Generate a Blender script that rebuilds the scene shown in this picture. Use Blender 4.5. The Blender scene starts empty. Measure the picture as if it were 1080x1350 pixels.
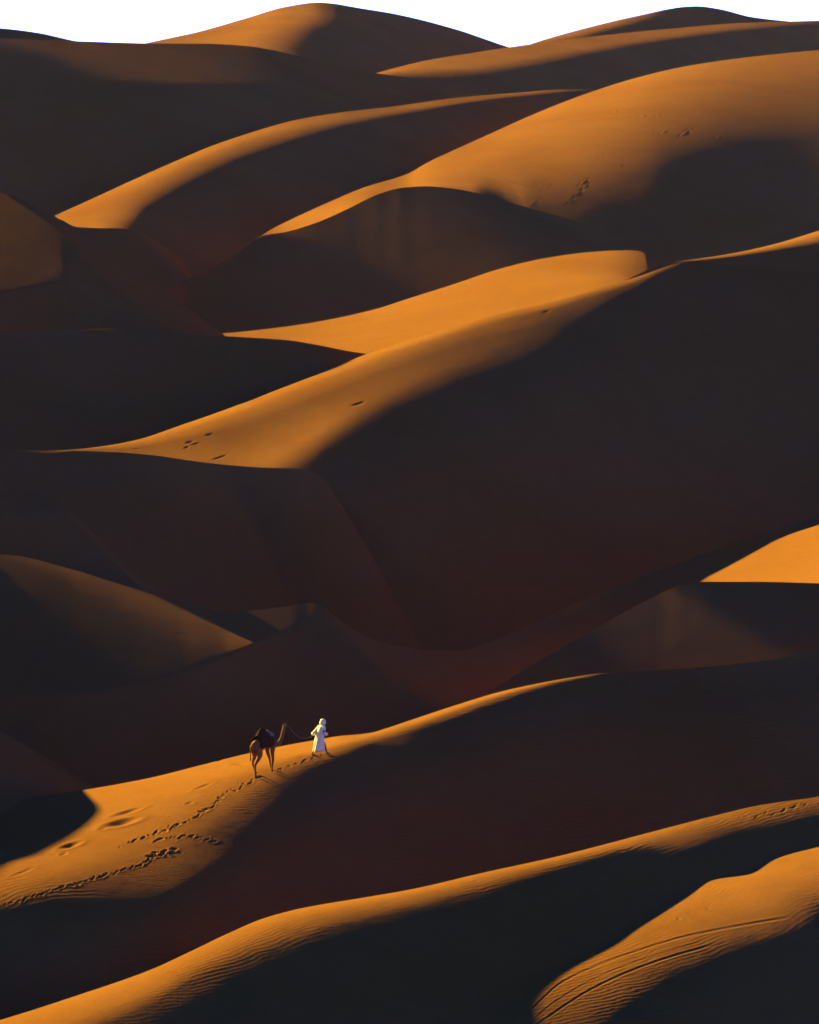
import bpy, bmesh, math, random
import numpy as np
from mathutils import Vector, Matrix

R = math.radians
sc = bpy.context.scene

# ------------------------------------------------------------------ camera
FPX, HOR, CX, CAMZ = 5000.0, 62.0, 540.0, 80.0      # focal length and horizon row in photo pixels
cam = bpy.data.cameras.new('camera')
cam.sensor_fit = 'HORIZONTAL'
cam.sensor_width = 36.0
cam.lens = FPX / 1080.0 * 36.0
cam.shift_y = -(675.0 - HOR) / 1080.0
cam.clip_start = 1.0
cam.clip_end = 30000.0
cam_o = bpy.data.objects.new('camera', cam)
cam_o.location = (0, 0, CAMZ)
cam_o.rotation_euler = (R(90), 0, 0)
sc.collection.objects.link(cam_o)
sc.camera = cam_o

# ------------------------------------------------------------------ light
SUN_EL, SUN_AZ = R(15.0), R(45.0)                   # low, from the left and a little behind the dunes
SUN = Vector((-math.cos(SUN_EL) * math.cos(SUN_AZ), math.cos(SUN_EL) * math.sin(SUN_AZ), math.sin(SUN_EL)))
sun = bpy.data.lights.new('sun', 'SUN')
sun.energy = 5.0
sun.angle = R(0.6)
sun.color = (1.0, 0.75, 0.25)
sun_o = bpy.data.objects.new('sun', sun)
sun_o.rotation_euler = (-SUN).to_track_quat('-Z', 'Y').to_euler()
sun_o.location = SUN * 400
sc.collection.objects.link(sun_o)

world = bpy.data.worlds.new('World')
sc.world = world
world.use_nodes = True
wn, wl = world.node_tree.nodes, world.node_tree.links
for n in list(wn):
    wn.remove(n)
sky = wn.new('ShaderNodeTexSky')
sky.sky_type = 'NISHITA'
sky.sun_disc = False
sky.sun_elevation = SUN_EL
sky.sun_rotation = math.atan2(SUN.x, SUN.y)
sky.altitude = 1000
sky.air_density = 0.35
sky.dust_density = 0.0
sky.ozone_density = 8.0
bg = wn.new('ShaderNodeBackground')
bg.inputs['Strength'].default_value = 0.05
hs = wn.new('ShaderNodeVectorMath'); hs.operation = 'MULTIPLY'      # thin, dry desert air: a deeper blue
hs.inputs[1].default_value = (0.62, 0.86, 3.5)
wl.new(sky.outputs[0], hs.inputs[0])
wl.new(hs.outputs[0], bg.inputs[0])

def wmath(op, a, b=None, c=None, clamp=False):
    n = wn.new('ShaderNodeMath'); n.operation = op; n.use_clamp = clamp
    for k, v in enumerate((a, b, c)):
        if v is None:
            continue
        if isinstance(v, (int, float)):
            n.inputs[k].default_value = v
        else:
            wl.new(v, n.inputs[k])
    return n.outputs[0]
# bright hazy sky low above the horizon on the side of the low sun
tc = wn.new('ShaderNodeTexCoord')
sx = wn.new('ShaderNodeSeparateXYZ')
wl.new(tc.outputs['Generated'], sx.inputs[0])
low = wn.new('ShaderNodeMapRange'); low.interpolation_type = 'SMOOTHERSTEP'
low.inputs['From Min'].default_value = 0.02; low.inputs['From Max'].default_value = 0.13
low.inputs['To Min'].default_value = 1.0; low.inputs['To Max'].default_value = 0.0
wl.new(sx.outputs['Z'], low.inputs['Value'])
side = wmath('ADD', wmath('MULTIPLY', sx.outputs['X'], -0.45), wmath('MULTIPLY', sx.outputs['Y'], 0.89))
sr = wn.new('ShaderNodeMapRange'); sr.interpolation_type = 'SMOOTHSTEP'
sr.inputs['From Min'].default_value = 0.1; sr.inputs['From Max'].default_value = 0.85
wl.new(side, sr.inputs['Value'])
bg2 = wn.new('ShaderNodeBackground')
bg2.inputs['Color'].default_value = (0.97, 0.98, 1.0, 1)
wl.new(wmath('MULTIPLY', wmath('MULTIPLY', low.outputs[0], sr.outputs[0]), 0.088), bg2.inputs['Strength'])
add = wn.new('ShaderNodeAddShader')
wl.new(bg.outputs[0], add.inputs[0]); wl.new(bg2.outputs[0], add.inputs[1])
wout = wn.new('ShaderNodeOutputWorld')
wl.new(add.outputs[0], wout.inputs[0])

sc.view_settings.view_transform = 'Standard'
sc.view_settings.look = 'None'
sc.view_settings.exposure = 3.3
sc.view_settings.gamma = 1.0
sc.cycles.max_bounces = 6
sc.cycles.diffuse_bounces = 2
sc.cycles.use_denoising = True

# ------------------------------------------------------------------ materials
def mix_rgb(nt, a, b, f):
    n = nt.nodes.new('ShaderNodeMix'); n.data_type = 'RGBA'
    for sock, v in ((n.inputs[6], a), (n.inputs[7], b), (n.inputs[0], f)):
        if isinstance(v, (int, float, tuple)):
            sock.default_value = v
        else:
            nt.links.new(v, sock)
    return n.outputs[2]

def noise(nt, vec, scale, detail=4.0, rough=0.55, distortion=0.0):
    n = nt.nodes.new('ShaderNodeTexNoise')
    n.inputs['Scale'].default_value = scale
    n.inputs['Detail'].default_value = detail
    n.inputs['Roughness'].default_value = rough
    n.inputs['Distortion'].default_value = distortion
    nt.links.new(vec, n.inputs['Vector'])
    return n.outputs['Fac']

def math_node(nt, op, a, b=0.0, clamp=False):
    n = nt.nodes.new('ShaderNodeMath'); n.operation = op; n.use_clamp = clamp
    for k, v in enumerate((a, b)):
        if isinstance(v, (int, float)):
            n.inputs[k].default_value = v
        else:
            nt.links.new(v, n.inputs[k])
    return n.outputs[0]

def remap(nt, v, a, b, c=0.0, d=1.0):
    n = nt.nodes.new('ShaderNodeMapRange'); n.interpolation_type = 'SMOOTHSTEP'
    nt.links.new(v, n.inputs['Value'])
    for k, x in zip(('From Min', 'From Max', 'To Min', 'To Max'), (a, b, c, d)):
        n.inputs[k].default_value = x
    return n.outputs[0]

def sand_material(name, ripple=0.0, period=0.5, grain=1.0, heading=132.0):
    """wind-blown orange sand; ripple is the height of the wind ripples in metres"""
    m = bpy.data.materials.new(name)
    m.use_nodes = True
    nt = m.node_tree
    N, Lk = nt.nodes, nt.links
    b = N['Principled BSDF']
    b.inputs['Roughness'].default_value = 0.9
    b.inputs['Specular IOR Level'].default_value = 0.0
    co = N.new('ShaderNodeTexCoord').outputs['Object']
    big = noise(nt, co, 0.035, 5, 0.6, 0.6)
    mid = noise(nt, co, 0.9, 5, 0.62)
    fine = noise(nt, co, 14.0, 3, 0.7)
    t = math_node(nt, 'ADD', math_node(nt, 'MULTIPLY', big, 0.55), math_node(nt, 'ADD', math_node(nt, 'MULTIPLY', mid, 0.25), math_node(nt, 'MULTIPLY', fine, 0.2)))
    col = mix_rgb(nt, (0.119, 0.0470, 0.0040, 1), (0.144, 0.0605, 0.0062, 1), remap(nt, t, 0.36, 0.64))
    Lk.new(col, b.inputs['Base Color'])
    # relief: soft undulation, grain, and ripples that come and go
    h = math_node(nt, 'ADD', math_node(nt, 'MULTIPLY', noise(nt, co, 0.22, 4, 0.5), 0.06 * grain), math_node(nt, 'MULTIPLY', noise(nt, co, 1.7, 4, 0.6), 0.016 * grain))
    h = math_node(nt, 'ADD', h, math_node(nt, 'MULTIPLY', noise(nt, co, 9.0, 3, 0.6), 0.004 * grain))
    if ripple > 0:
        mp = N.new('ShaderNodeMapping')
        mp.inputs['Rotation'].default_value = (0, 0, -R(heading))
        Lk.new(co, mp.inputs['Vector'])
        w = N.new('ShaderNodeTexWave')
        w.wave_type = 'BANDS'; w.bands_direction = 'X'; w.wave_profile = 'SIN'
        w.inputs['Scale'].default_value = 2 * math.pi / period / 20.0
        w.inputs['Distortion'].default_value = 7.0
        w.inputs['Detail'].default_value = 2.5
        w.inputs['Detail Scale'].default_value = 0.7
        Lk.new(mp.outputs[0], w.inputs['Vector'])
        mask = remap(nt, noise(nt, co, 0.16, 3, 0.5), 0.36, 0.6, 0.1, 1.0)
        h = math_node(nt, 'ADD', h, math_node(nt, 'MULTIPLY', math_node(nt, 'MULTIPLY', w.outputs['Fac'], mask), ripple))
    bp = N.new('ShaderNodeBump')
    bp.inputs['Strength'].default_value = 1.0
    bp.inputs['Distance'].default_value = 1.0
    Lk.new(h, bp.inputs['Height'])
    Lk.new(bp.outputs[0], b.inputs['Normal'])
    return m
SAND = sand_material('sand')
SAND_SOFT = sand_material('soft_sand', grain=0.4)
SAND_NEAR = sand_material('rippled_sand', 0.0085, 0.36)
SAND_FIRST = sand_material('rippled_sand_close', 0.006, 0.27)
SAND_MID = sand_material('rippled_sand_far', 0.012, 0.62, heading=150)

def plain_material(name, color, rough=0.8, var=0.0, scale=8.0, dark=None):
    m = bpy.data.materials.new(name)
    m.use_nodes = True
    nt = m.node_tree
    b = nt.nodes['Principled BSDF']
    b.inputs['Roughness'].default_value = rough
    b.inputs['Specular IOR Level'].default_value = 0.0
    co = nt.nodes.new('ShaderNodeTexCoord').outputs['Object']
    dk = dark or tuple(c * (1 - var) for c in color)
    nt.links.new(mix_rgb(nt, (*dk, 1), (*color, 1), remap(nt, noise(nt, co, scale, 4, 0.6), 0.35, 0.65)), b.inputs['Base Color'])
    return m

# ------------------------------------------------------------------ dunes
def pchip(xk, yk, x):
    xk = np.asarray(xk, float); yk = np.asarray(yk, float)
    if len(xk) == 1:
        return np.full_like(x, yk[0])
    h = np.diff(xk); d = np.diff(yk) / h
    m = np.zeros(len(xk))
    for i in range(1, len(xk) - 1):
        if d[i - 1] * d[i] > 0:
            w1, w2 = 2 * h[i] + h[i - 1], h[i] + 2 * h[i - 1]
            m[i] = (w1 + w2) / (w1 / d[i - 1] + w2 / d[i])
    m[0], m[-1] = d[0], d[-1]
    i = np.clip(np.searchsorted(xk, x) - 1, 0, len(xk) - 2)
    t = (x - xk[i]) / h[i]
    t2 = np.clip(t, 0, 1)
    h00 = (1 + 2 * t2) * (1 - t2) ** 2; h10 = t2 * (1 - t2) ** 2
    h01 = t2 * t2 * (3 - 2 * t2); h11 = t2 * t2 * (t2 - 1)
    y = h00 * yk[i] + h10 * h[i] * m[i] + h01 * yk[i + 1] + h11 * h[i] * m[i + 1]
    y = y + np.where(t < 0, t * h[i] * m[0], 0) + np.where(t > 1, (t - 1) * h[i] * m[-1], 0)
    return y

def gauss(a, s):
    if s <= 0:
        return a
    r = int(3 * s) + 1
    k = np.exp(-0.5 * (np.arange(-r, r + 1) / s) ** 2); k /= k.sum()
    return np.convolve(np.pad(a, r, mode='reflect', reflect_type='odd'), k, mode='valid')

STEP = 2.5
MARG = 0.075
def cols(x0, x1):
    return np.arange(x0, x1 + 0.1, STEP)

class Dune:
    def __init__(s, name, x0, x1, depth, curves, smooth=1.5, occ=None, chk=(-40, 1120), dsm=20, hid=7, glo=6.0):
        s.glo = glo
        s.hid = hid
        s.taper = False
        s.name = name
        s.chk = chk
        s.occ = occ or (x0, x1)
        s.u = cols(x0, x1)
        s.cy = gauss(pchip([p[0] for p in curves[0]], [p[1] for p in curves[0]], s.u), smooth)
        s.D0 = gauss(pchip([p[0] for p in depth], [p[1] for p in depth], s.u), dsm)
        s.curves = curves
    def crest_at(s, u):
        return np.where((u >= s.occ[0]) & (u <= s.occ[1]), np.interp(u, s.u, s.cy), 1e6)
    def solve(s, yend, ynear):
        u = s.u
        n = len(u)
        yend = np.maximum(gauss(yend, 6), s.cy + 6)
        ln = yend - s.cy
        # shading targets: rows of (y, value) for each column
        ys, ls = [], []
        for c in s.curves:
            xk = [p[0] for p in c]
            y = pchip(xk, [p[1] for p in c], u)
            l = np.interp(u, xk, [p[2] for p in c])
            l = gauss(l, 1.5)
            if ys:
                y = np.maximum(y, ys[-1] + 0.6)
            else:
                y = s.cy.copy()
            ys.append(y); ls.append(l)
        ys = np.array(ys); ls = np.array(ls)
        a = math.cos(SUN_EL) * math.cos(SUN_AZ); b = math.cos(SUN_EL) * math.sin(SUN_AZ); c = math.sin(SUN_EL)
        nr = int(max(24, min(420, ln.max() / 1.0)))
        tt = np.arange(nr + 1) / nr
        Y = s.cy[None, :] + tt[:, None] * ln[None, :]
        L = np.zeros_like(Y)
        ar = np.arange(n)
        for k in range(nr + 1):
            y = Y[k]
            idx = np.sum(ys <= y[None, :] + 1e-6, axis=0) - 1
            i0 = np.clip(idx, 0, len(ys) - 1); i1 = np.clip(idx + 1, 0, len(ys) - 1)
            ya, yb = ys[i0, ar], ys[i1, ar]
            w = np.where(yb > ya, np.clip((y - ya) / np.maximum(yb - ya, 1e-6), 0, 1), 0)
            L[k] = gauss(ls[i0, ar] * (1 - w) + ls[i1, ar] * w, 0.8)
        PH = (Y - HOR) / FPX
        YU = np.gradient(Y, STEP, axis=1)
        dph = np.diff(PH, axis=0)
        D = np.zeros_like(Y)
        D[0] = s.D0
        M = np.zeros_like(Y)
        D0u = np.gradient(s.D0, STEP)
        left = s.D0[0] - D0u[0] * STEP
        # sweep with the light, from the crest down and from left to right
        for q in range(1, nr + n):
            k = np.arange(max(1, q - n + 1), min(nr, q) + 1)      # row to fill
            i = q - k                                             # column
            Dk = D[k - 1, i]
            Dl = np.where(i > 0, D[k, np.maximum(i - 1, 0)], Dk - D0u[0] * STEP)
            ph = PH[k, i]; dp = dph[k - 1, i]; yu = YU[k, i]; Lt = L[k, i]
            ratio = (s.u[i] - CX)
            lo = np.maximum(-0.12, MARG - ph); hi = np.full(len(k), 0.62)
            lo = np.minimum(lo, hi)
            for _ in range(14):
                m = 0.5 * (lo + hi)
                Dn = Dk * np.exp(-dp / (m + ph))
                Du = (Dn - Dl) / STEP
                Xu = np.maximum(Dn + ratio * Du, 0.4 * Dn) / FPX
                G = Du / Xu
                hx = -(ph + m) * G - Dn * yu / (FPX * Xu)
                F = (a * hx - b * m + c) - Lt * np.sqrt(1 + hx * hx + m * m)
                up = F > 0                                        # too bright: steeper
                lo = np.where(up, m, lo); hi = np.where(up, hi, m)
            m = 0.5 * (lo + hi)
            m = np.where(Y[k, i] > ynear[i] + s.hid, np.maximum(m, 0.45), m)
            # no folds: the next column may lie only so far behind or before its neighbour
            cell = STEP * Dk / FPX
            for lim, up in ((Dl + 9.0 * cell, True), (Dl - s.glo * cell, False)):
                r = np.log(np.maximum(Dk / np.maximum(lim, 1.0), 1.000001))
                mm = dp / r - ph
                m = np.where(Dk * np.exp(-dp / (m + ph)) > lim, np.minimum(m, mm), m) if up else np.where((Dk * np.exp(-dp / (m + ph)) < lim), np.where(Dk > lim, np.clip(mm, m, 0.75), 0.75), m)
            m = np.maximum(m, MARG - ph)
            M[k, i] = m
            D[k, i] = Dk * np.exp(-dp / (m + ph))
        M[0] = M[1]
        q = np.log(D)
        for k in range(1, nr + 1):
            q[k] = gauss(q[k], 1.3)
        for i in range(n):
            e = gauss(q[:, i], 1.3); q[2:, i] = e[2:]
        D = np.exp(q)
        s.D = D; s.Y = Y; s.L = L; s.M = M
        X = (s.u[None, :] - CX) / FPX * D
        Z = -D * PH
        Zx = np.gradient(Z, axis=1); Xx = np.gradient(X, axis=1); Dx = np.gradient(D, axis=1)
        hx = (Zx - M * Dx) / Xx
        s.note = ('%-4s rows %d cols %d m %.2f %.2f hx %.2f %.2f  D %.0f..%.0f end %.0f..%.0f z %.1f..%.1f' % (s.name, nr, n, M.min(), M.max(), hx.min(), hx.max(), s.D0.min(), s.D0.max(), D[-1].min(), D[-1].max(), Z.min(), Z.max()))
    def at(s, y):
        return np.array([np.interp(y[i], s.Y[:, i], s.D[:, i]) for i in range(len(s.u))])
    def refine(s, k):
        # finer columns where small marks are pressed into the sand
        u2 = np.arange(s.u[0], s.u[-1] + 1e-6, STEP / k)
        f = (u2 - s.u[0]) / STEP
        i = np.clip(f.astype(int), 1, len(s.u) - 3); t = f - i
        def cub(a):
            p0, p1, p2, p3 = a[..., i - 1], a[..., i], a[..., i + 1], a[..., i + 2]
            return p1 + 0.5 * t * (p2 - p0 + t * (2 * p0 - 5 * p1 + 4 * p2 - p3 + t * (3 * (p1 - p2) + p3 - p0)))
        s.D, s.Y, s.cy, s.u = cub(s.D), cub(s.Y), cub(s.cy), u2
        s.dz = np.zeros_like(s.D)
    def pit(s, x, y, rx, ry, depth, ang=0.0, rim=0.12):
        i0, i1 = np.searchsorted(s.u, [x - 3.2 * max(rx, ry), x + 3.2 * max(rx, ry)])
        if i1 <= i0:
            return
        Y = s.Y[:, i0:i1]; U = s.u[None, i0:i1]
        depth *= 0.5 if depth > 0 else 0.2
        if depth < 0:
            rx, ry = rx * 0.75, ry * 0.7
        c, n = math.cos(ang), math.sin(ang)
        dx, dy = U - x, Y - y
        a = (dx * c + dy * n) / rx; b = (-dx * n + dy * c) / ry
        r2 = a * a + b * b
        s.dz[:, i0:i1] += -depth * np.exp(-r2 * 1.4) + rim * depth * np.exp(-((np.sqrt(r2) - 1.5) / 0.5) ** 2)
    def groove(s, pts, w, depth):
        xs = np.arange(pts[0][0], pts[-1][0], 1.0)
        ys = pchip([p[0] for p in pts], [p[1] for p in pts], xs)
        i0, i1 = np.searchsorted(s.u, [pts[0][0], pts[-1][0]])
        U = s.u[i0:i1]
        yc = np.interp(U, xs, ys)
        fade = np.clip(np.minimum(U - pts[0][0], pts[-1][0] - U) / 25.0, 0, 1)
        d = (s.Y[:, i0:i1] - yc[None, :]) / w
        s.dz[:, i0:i1] += fade * depth * (-np.exp(-d * d) + 0.6 * np.exp(-((d + 1.6) / 0.8) ** 2) + 0.4 * np.exp(-((d - 1.6) / 0.8) ** 2))
    def points(s):
        D, Y = s.D, s.Y
        X = (s.u[None, :] - CX) / FPX * D
        Z = CAMZ - D * (Y - HOR) / FPX
        if getattr(s, 'dz', None) is not None:
            Z = Z + s.dz
        front = np.stack([X, D, Z], -1)
        # foot, running on down under the neighbour in front
        foot = []
        last = front[-1]
        for dz in (1.0, 2.5, 5.0, 9.0):
            p = last.copy(); p[:, 1] -= dz * 1.1; p[:, 0] = (s.u - CX) / FPX * p[:, 1]; p[:, 2] -= dz
            foot.append(p)
        # lee side behind the crest
        back = []
        cr = front[0]
        phi0 = (s.cy - HOR) / FPX
        for d in (40.0, 26.0, 16.0, 10.0, 6.0, 3.5, 2.0, 1.0, 0.45, 0.15):
            p = cr.copy()
            p[:, 1] += d; p[:, 0] = (s.u - CX) / FPX * p[:, 1]
            s0 = 2.5
            p[:, 2] -= (phi0 + 0.03) * d + np.maximum(0.36 - phi0, 0.15) * (d - s0 * (1 - math.exp(-d / s0)))
            back.append(p)
        P = np.concatenate([np.array(back), front, np.array(foot)], 0)
        # the dune runs out to both sides, beyond the view
        ends = []
        for col, sg in ((P[:, 0], -1), (P[:, -1], 1)):
            e = []
            for w in (1.0, 2.5, 5.0, 9.0, 15.0, 25.0, 40.0, 70.0, 110.0):
                p = col.copy()
                p[:, 0] += sg * w
                p[:, 2] -= 0.42 * (w - 8 * (1 - math.exp(-w / 8)))
                e.append(p)
            ends.append(np.stack(e, 1))
        if s.taper:
            P = np.concatenate(([ends[0][:, ::-1]] if s.u[0] < -90 else []) + [P] + ([ends[1]] if s.u[-1] > 1240 else []), 1)
        return P, len(back)
    def build(s, label=None):
        s.taper = True
        P, nb = s.points()
        P = np.concatenate([P[:nb + 1], P[nb:]], 0)
        return grid_mesh('dune', P, MATS.get(s.name, SAND), nb)

def grid_mesh(name, P, mat, split=None):
    nr, nc = P.shape[:2]
    me = bpy.data.meshes.new(name)
    idx = np.arange(nr * nc).reshape(nr, nc)
    q = np.stack([idx[1:, :-1], idx[1:, 1:], idx[:-1, 1:], idx[:-1, :-1]], -1)
    if split is not None:                                           # two rows of points on the crest: a crisp edge
        q = np.delete(q, split, axis=0)
    q = q.reshape(-1, 4)
    me.vertices.add(nr * nc)
    me.vertices.foreach_set('co', P.reshape(-1).astype(np.float32))
    me.loops.add(q.size)
    me.loops.foreach_set('vertex_index', q.reshape(-1).astype(np.int32))
    me.polygons.add(len(q))
    me.polygons.foreach_set('loop_start', (np.arange(len(q)) * 4).astype(np.int32))
    me.polygons.foreach_set('loop_total', np.full(len(q), 4, np.int32))
    me.polygons.foreach_set('use_smooth', np.ones(len(q), bool))
    me.update(calc_edges=True)
    me.materials.append(mat)
    o = bpy.data.objects.new(name, me)
    sc.collection.objects.link(o)
    return o

def shifted(curve, dy, val=None, y=None):
    return [(x, yy + dy, val if val is not None else l) for x, yy, l in curve]

# every dune: crest line and the lines where its slope changes, as (column, row, slope towards the sun)
DUNES = []
def dune(key, x0, x1, depth, *curves, **kw):
    DUNES.append(Dune(key, x0, x1, depth, list(curves), **kw))

# nearest first
A2 = [(-400, 1470, .02), (0, 1395, .02), (190, 1330, .02), (250, 1295, .02), (320, 1267, .02), (380, 1247, .02), (440, 1225, .02), (500, 1210, .02), (540, 1200, .02),
      (625, 1180, .02), (690, 1160, .02), (755, 1141, .02), (820, 1123, .02), (860, 1119, .03), (885, 1124, .03), (920, 1116, .02), (965, 1100, .02), (1020, 1089, .02), (1080, 1078, .02), (1400, 1000, .0)]
A4 = [(-400, 1600, -.15), (500, 1420, -.15), (600, 1345, -.03), (640, 1328, -.018), (660, 1315, -.022), (690, 1295, -.022), (740, 1270, -.022), (800, 1240, -.022), (830, 1220, -.022), (865, 1200, -.022),
      (900, 1180, -.022), (940, 1157, -.022), (985, 1150, -.022), (1020, 1130, -.022), (1080, 1113, -.022), (1400, 1020, -.022)]
A5L = {-400: -.15, 500: -.15, 600: .0, 640: .05, 660: .09, 690: .14, 740: .22, 800: .27, 830: .28, 865: .29, 900: .31, 940: .33, 985: .34, 1020: .34, 1080: .34, 1400: .33}
dune('A', -300, 1380, [(-300, 138), (0, 148), (540, 168), (1080, 184), (1380, 192)],
     [(-400, 1450, .42), (0, 1345, .42), (100, 1313, .42), (200, 1278, .42), (250, 1255, .42), (300, 1231, .42), (350, 1210, .42), (400, 1197, .42), (470, 1185, .41), (540, 1173, .40),
      (640, 1150, .38), (740, 1128, .38), (840, 1102, .33), (940, 1076, .25), (1000, 1062, .2), (1080, 1050, .16), (1400, 980, .25)],
     [(-400, 1460, .27), (0, 1375, .26), (200, 1303, .24), (300, 1252, .22), (400, 1212, .21), (540, 1184, .2), (740, 1136, .17), (860, 1108, .15), (940, 1090, .12), (1080, 1062, .1), (1400, 990, .1)],
     [(x, y, .012) for x, y, l in A2], shifted(A2, 26, -.022), A4, [(x, y + 4, A5L[x]) for x, y, l in A4],
     [(-400, 1640, -.2), (500, 1430, -.2), (640, 1352, .05), (700, 1335, .1), (780, 1300, .14), (840, 1262, .17), (940, 1210, .2), (1020, 1183, .2), (1080, 1158, .2), (1400, 1060, .25)],
     [(-400, 1650, -.2), (500, 1440, -.2), (640, 1392, .01), (720, 1392, .02), (780, 1360, .012), (840, 1318, .01), (890, 1288, .01), (965, 1256, .01), (1020, 1236, .01), (1080, 1209, .01), (1400, 1100, 0)],
     [(-400, 1670, -.2), (500, 1460, -.2), (640, 1420, -.06), (780, 1400, -.06), (890, 1335, -.06), (1080, 1250, -.1), (1400, 1120, -.15)],
     [(-400, 1900, -.2), (1400, 1300, -.2)])

B0 = [(-400, 1122, .36), (0, 1060, .36), (40, 1052, .36), (75, 1047, .36), (120, 1040, .38), (200, 1025, .4), (260, 1010, .4), (320, 995, .4), (370, 984, .4), (420, 975, .4), (450, 970, .4), (475, 968, .4),
      (490, 966, .4), (510, 960, .4), (540, 950, .4), (600, 930, .4), (660, 912, .38), (720, 899, .34), (760, 892, .26), (790, 888, .14), (810, 887, -.04), (860, 884, -.12), (930, 879, -.15), (1000, 872, -.15), (1080, 857, -.15), (1400, 790, -.15)]
B6 = [(-400, 1260, 0), (0, 1203, 0), (50, 1190, 0), (100, 1173, 0), (165, 1155, 0), (210, 1137, 0), (250, 1112, 0), (290, 1088, 0), (320, 1070, 0), (350, 1047, 0), (380, 1029, 0), (415, 1011, 0), (450, 997, 0), (490, 982, 0),
      (540, 967, 0), (600, 948, 0), (660, 926, 0), (720, 907, 0), (760, 896, 0), (800, 891, -.04), (860, 890, -.15), (1080, 866, -.18), (1400, 800, -.18)]
dune('B', -300, 1380, [(-300, 174), (0, 193), (470, 212), (800, 229), (1080, 242), (1380, 254)],
     B0,
     [(-400, 1180, .3), (0, 1120, .32), (100, 1075, .33), (200, 1050, .35), (300, 1018, .37), (475, 972, .37), (540, 954, .36), (660, 915.5, .34), (760, 894, .2), (800, 889, .0), (860, 887, -.14), (1080, 862, -.15), (1400, 793, -.15)],
     [(-400, 1235, .22), (0, 1172, .22), (100, 1136, .22), (200, 1090, .22), (290, 1042, .21), (350, 1014, .2), (420, 992, .19), (490, 974, .17), (540, 959, .16), (600, 938, .15), (660, 918, .14), (760, 895, .08), (800, 890.5, -.03), (860, 889.5, -.15), (1080, 865, -.17), (1400, 799, -.17)],
     B6, shifted(B6, 40, -.06), shifted(B6, 90, -.25), shifted(B6, 200, -.22))

C1 = [(-820, 960, -.06), (-400, 930, -.06), (0, 917, .004), (60, 915, .004), (130, 909, .004), (200, 895, .004), (300, 861, .004), (380, 828, .004), (420, 812, -.04), (440, 818, -.2), (480, 841, -.2), (520, 853, -.16), (600, 862, -.10), (650, 848, -.03), (760, 798, .019), (880, 750, .02), (1080, 683, .02), (1400, 590, .02)]
C2L = {-820: -.3, -400: -.3, 0: -.3, 60: -.32, 130: -.35, 200: -.35, 300: -.35, 380: -.35, 420: -.3, 440: -.25, 480: -.22, 520: -.16, 600: -.1, 650: -.03, 760: .019, 880: .02, 1080: .02, 1400: .02}
C3 = [(-400, 960, -.3), (0, 950, -.3), (300, 900, -.3), (440, 850, -.25), (600, 875, -.1), (700, 840, .0), (800, 790, .018), (880, 770, .019), (915, 767, .019), (935, 757, .019), (960, 744, .019), (1000, 722, .019), (1050, 696, .019), (1090, 680, .019), (1400, 595, .019)]
def tri(x, v, o):
    return v if x > 925 else o
dune('C', -820, 1380, [(-820, 214), (-300, 223), (0, 230), (300, 238), (415, 242), (580, 248), (800, 265), (940, 281), (1080, 298), (1380, 322)],
     [(-820, 815, -.1), (-400, 778, -.1), (-250, 764, -.1), (-100, 745, -.1), (0, 731, .004), (100, 752, .004), (150, 768, .004), (200, 783, .004), (250, 797, .004), (300, 807, .004), (350, 803, .004), (400, 796.5, .004), (415, 795, .0), (424, 797, -.12), (434, 806, -.22), (450, 819, -.22), (480, 838, -.2), (520, 850, -.16), (560, 857, -.12), (600, 859, -.06),
      (650, 845, -.02), (700, 823, .0), (760, 795, .02), (820, 770, .02), (880, 747, .02), (940, 726, .02), (1000, 706, .02), (1080, 680, .02), (1400, 585, .02)],
     C1, [(x, y + 8, C2L[x]) for x, y, l in C1],
     C3, [(x, y + 5, tri(x, .36, l)) for x, y, l in C3],
     [(-400, 980, -.3), (0, 970, -.3), (300, 915, -.3), (440, 865, -.25), (600, 885, -.1), (800, 800, .01), (900, 778, .015), (922, 774, .1), (940, 772, .38), (1080, 775, .4), (1400, 776, .4)],
     [(-400, 1100, -.2), (300, 1000, -.2), (600, 930, -.08), (1080, 860, -.05), (1400, 790, -.05)], smooth=1.2)

dune('C2', 640, 1380, [(640, 243), (780, 252), (920, 260), (1080, 264), (1380, 278)],
     [(640, 915, -.1), (700, 878, -.1), (780, 832, .008), (860, 788, .010), (900, 771, .010), (930, 767, .010), (1000, 767, .010), (1080, 769, .010), (1400, 774, .010)],
     [(640, 945, -.05), (800, 900, .004), (1080, 850, .014), (1400, 800, .014)], smooth=2.5)
dune('D', -300, 340, [(-300, 246), (0, 254), (150, 255), (340, 252)],
     [(-400, 720, -.1), (-150, 685, -.1), (-60, 668, -.1), (0, 650, -.1), (40, 649, -.1), (80, 661, -.12), (110, 690, -.14), (150, 730, -.18), (200, 772, -.2), (260, 812, -.2), (340, 860, -.2)],
     [(-400, 700, -.06), (0, 680, -.06), (50, 676, -.06), (90, 668, -.08), (120, 664, -.15), (150, 690, -.2), (340, 826, -.2)],
     [(-400, 705, -.3), (0, 685, -.3), (50, 681, -.3), (90, 673, -.3), (120, 670, -.25), (150, 696, -.2), (340, 830, -.2)],
     [(-400, 760, -.1), (0, 740, -.1), (340, 850, -.1)])

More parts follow.
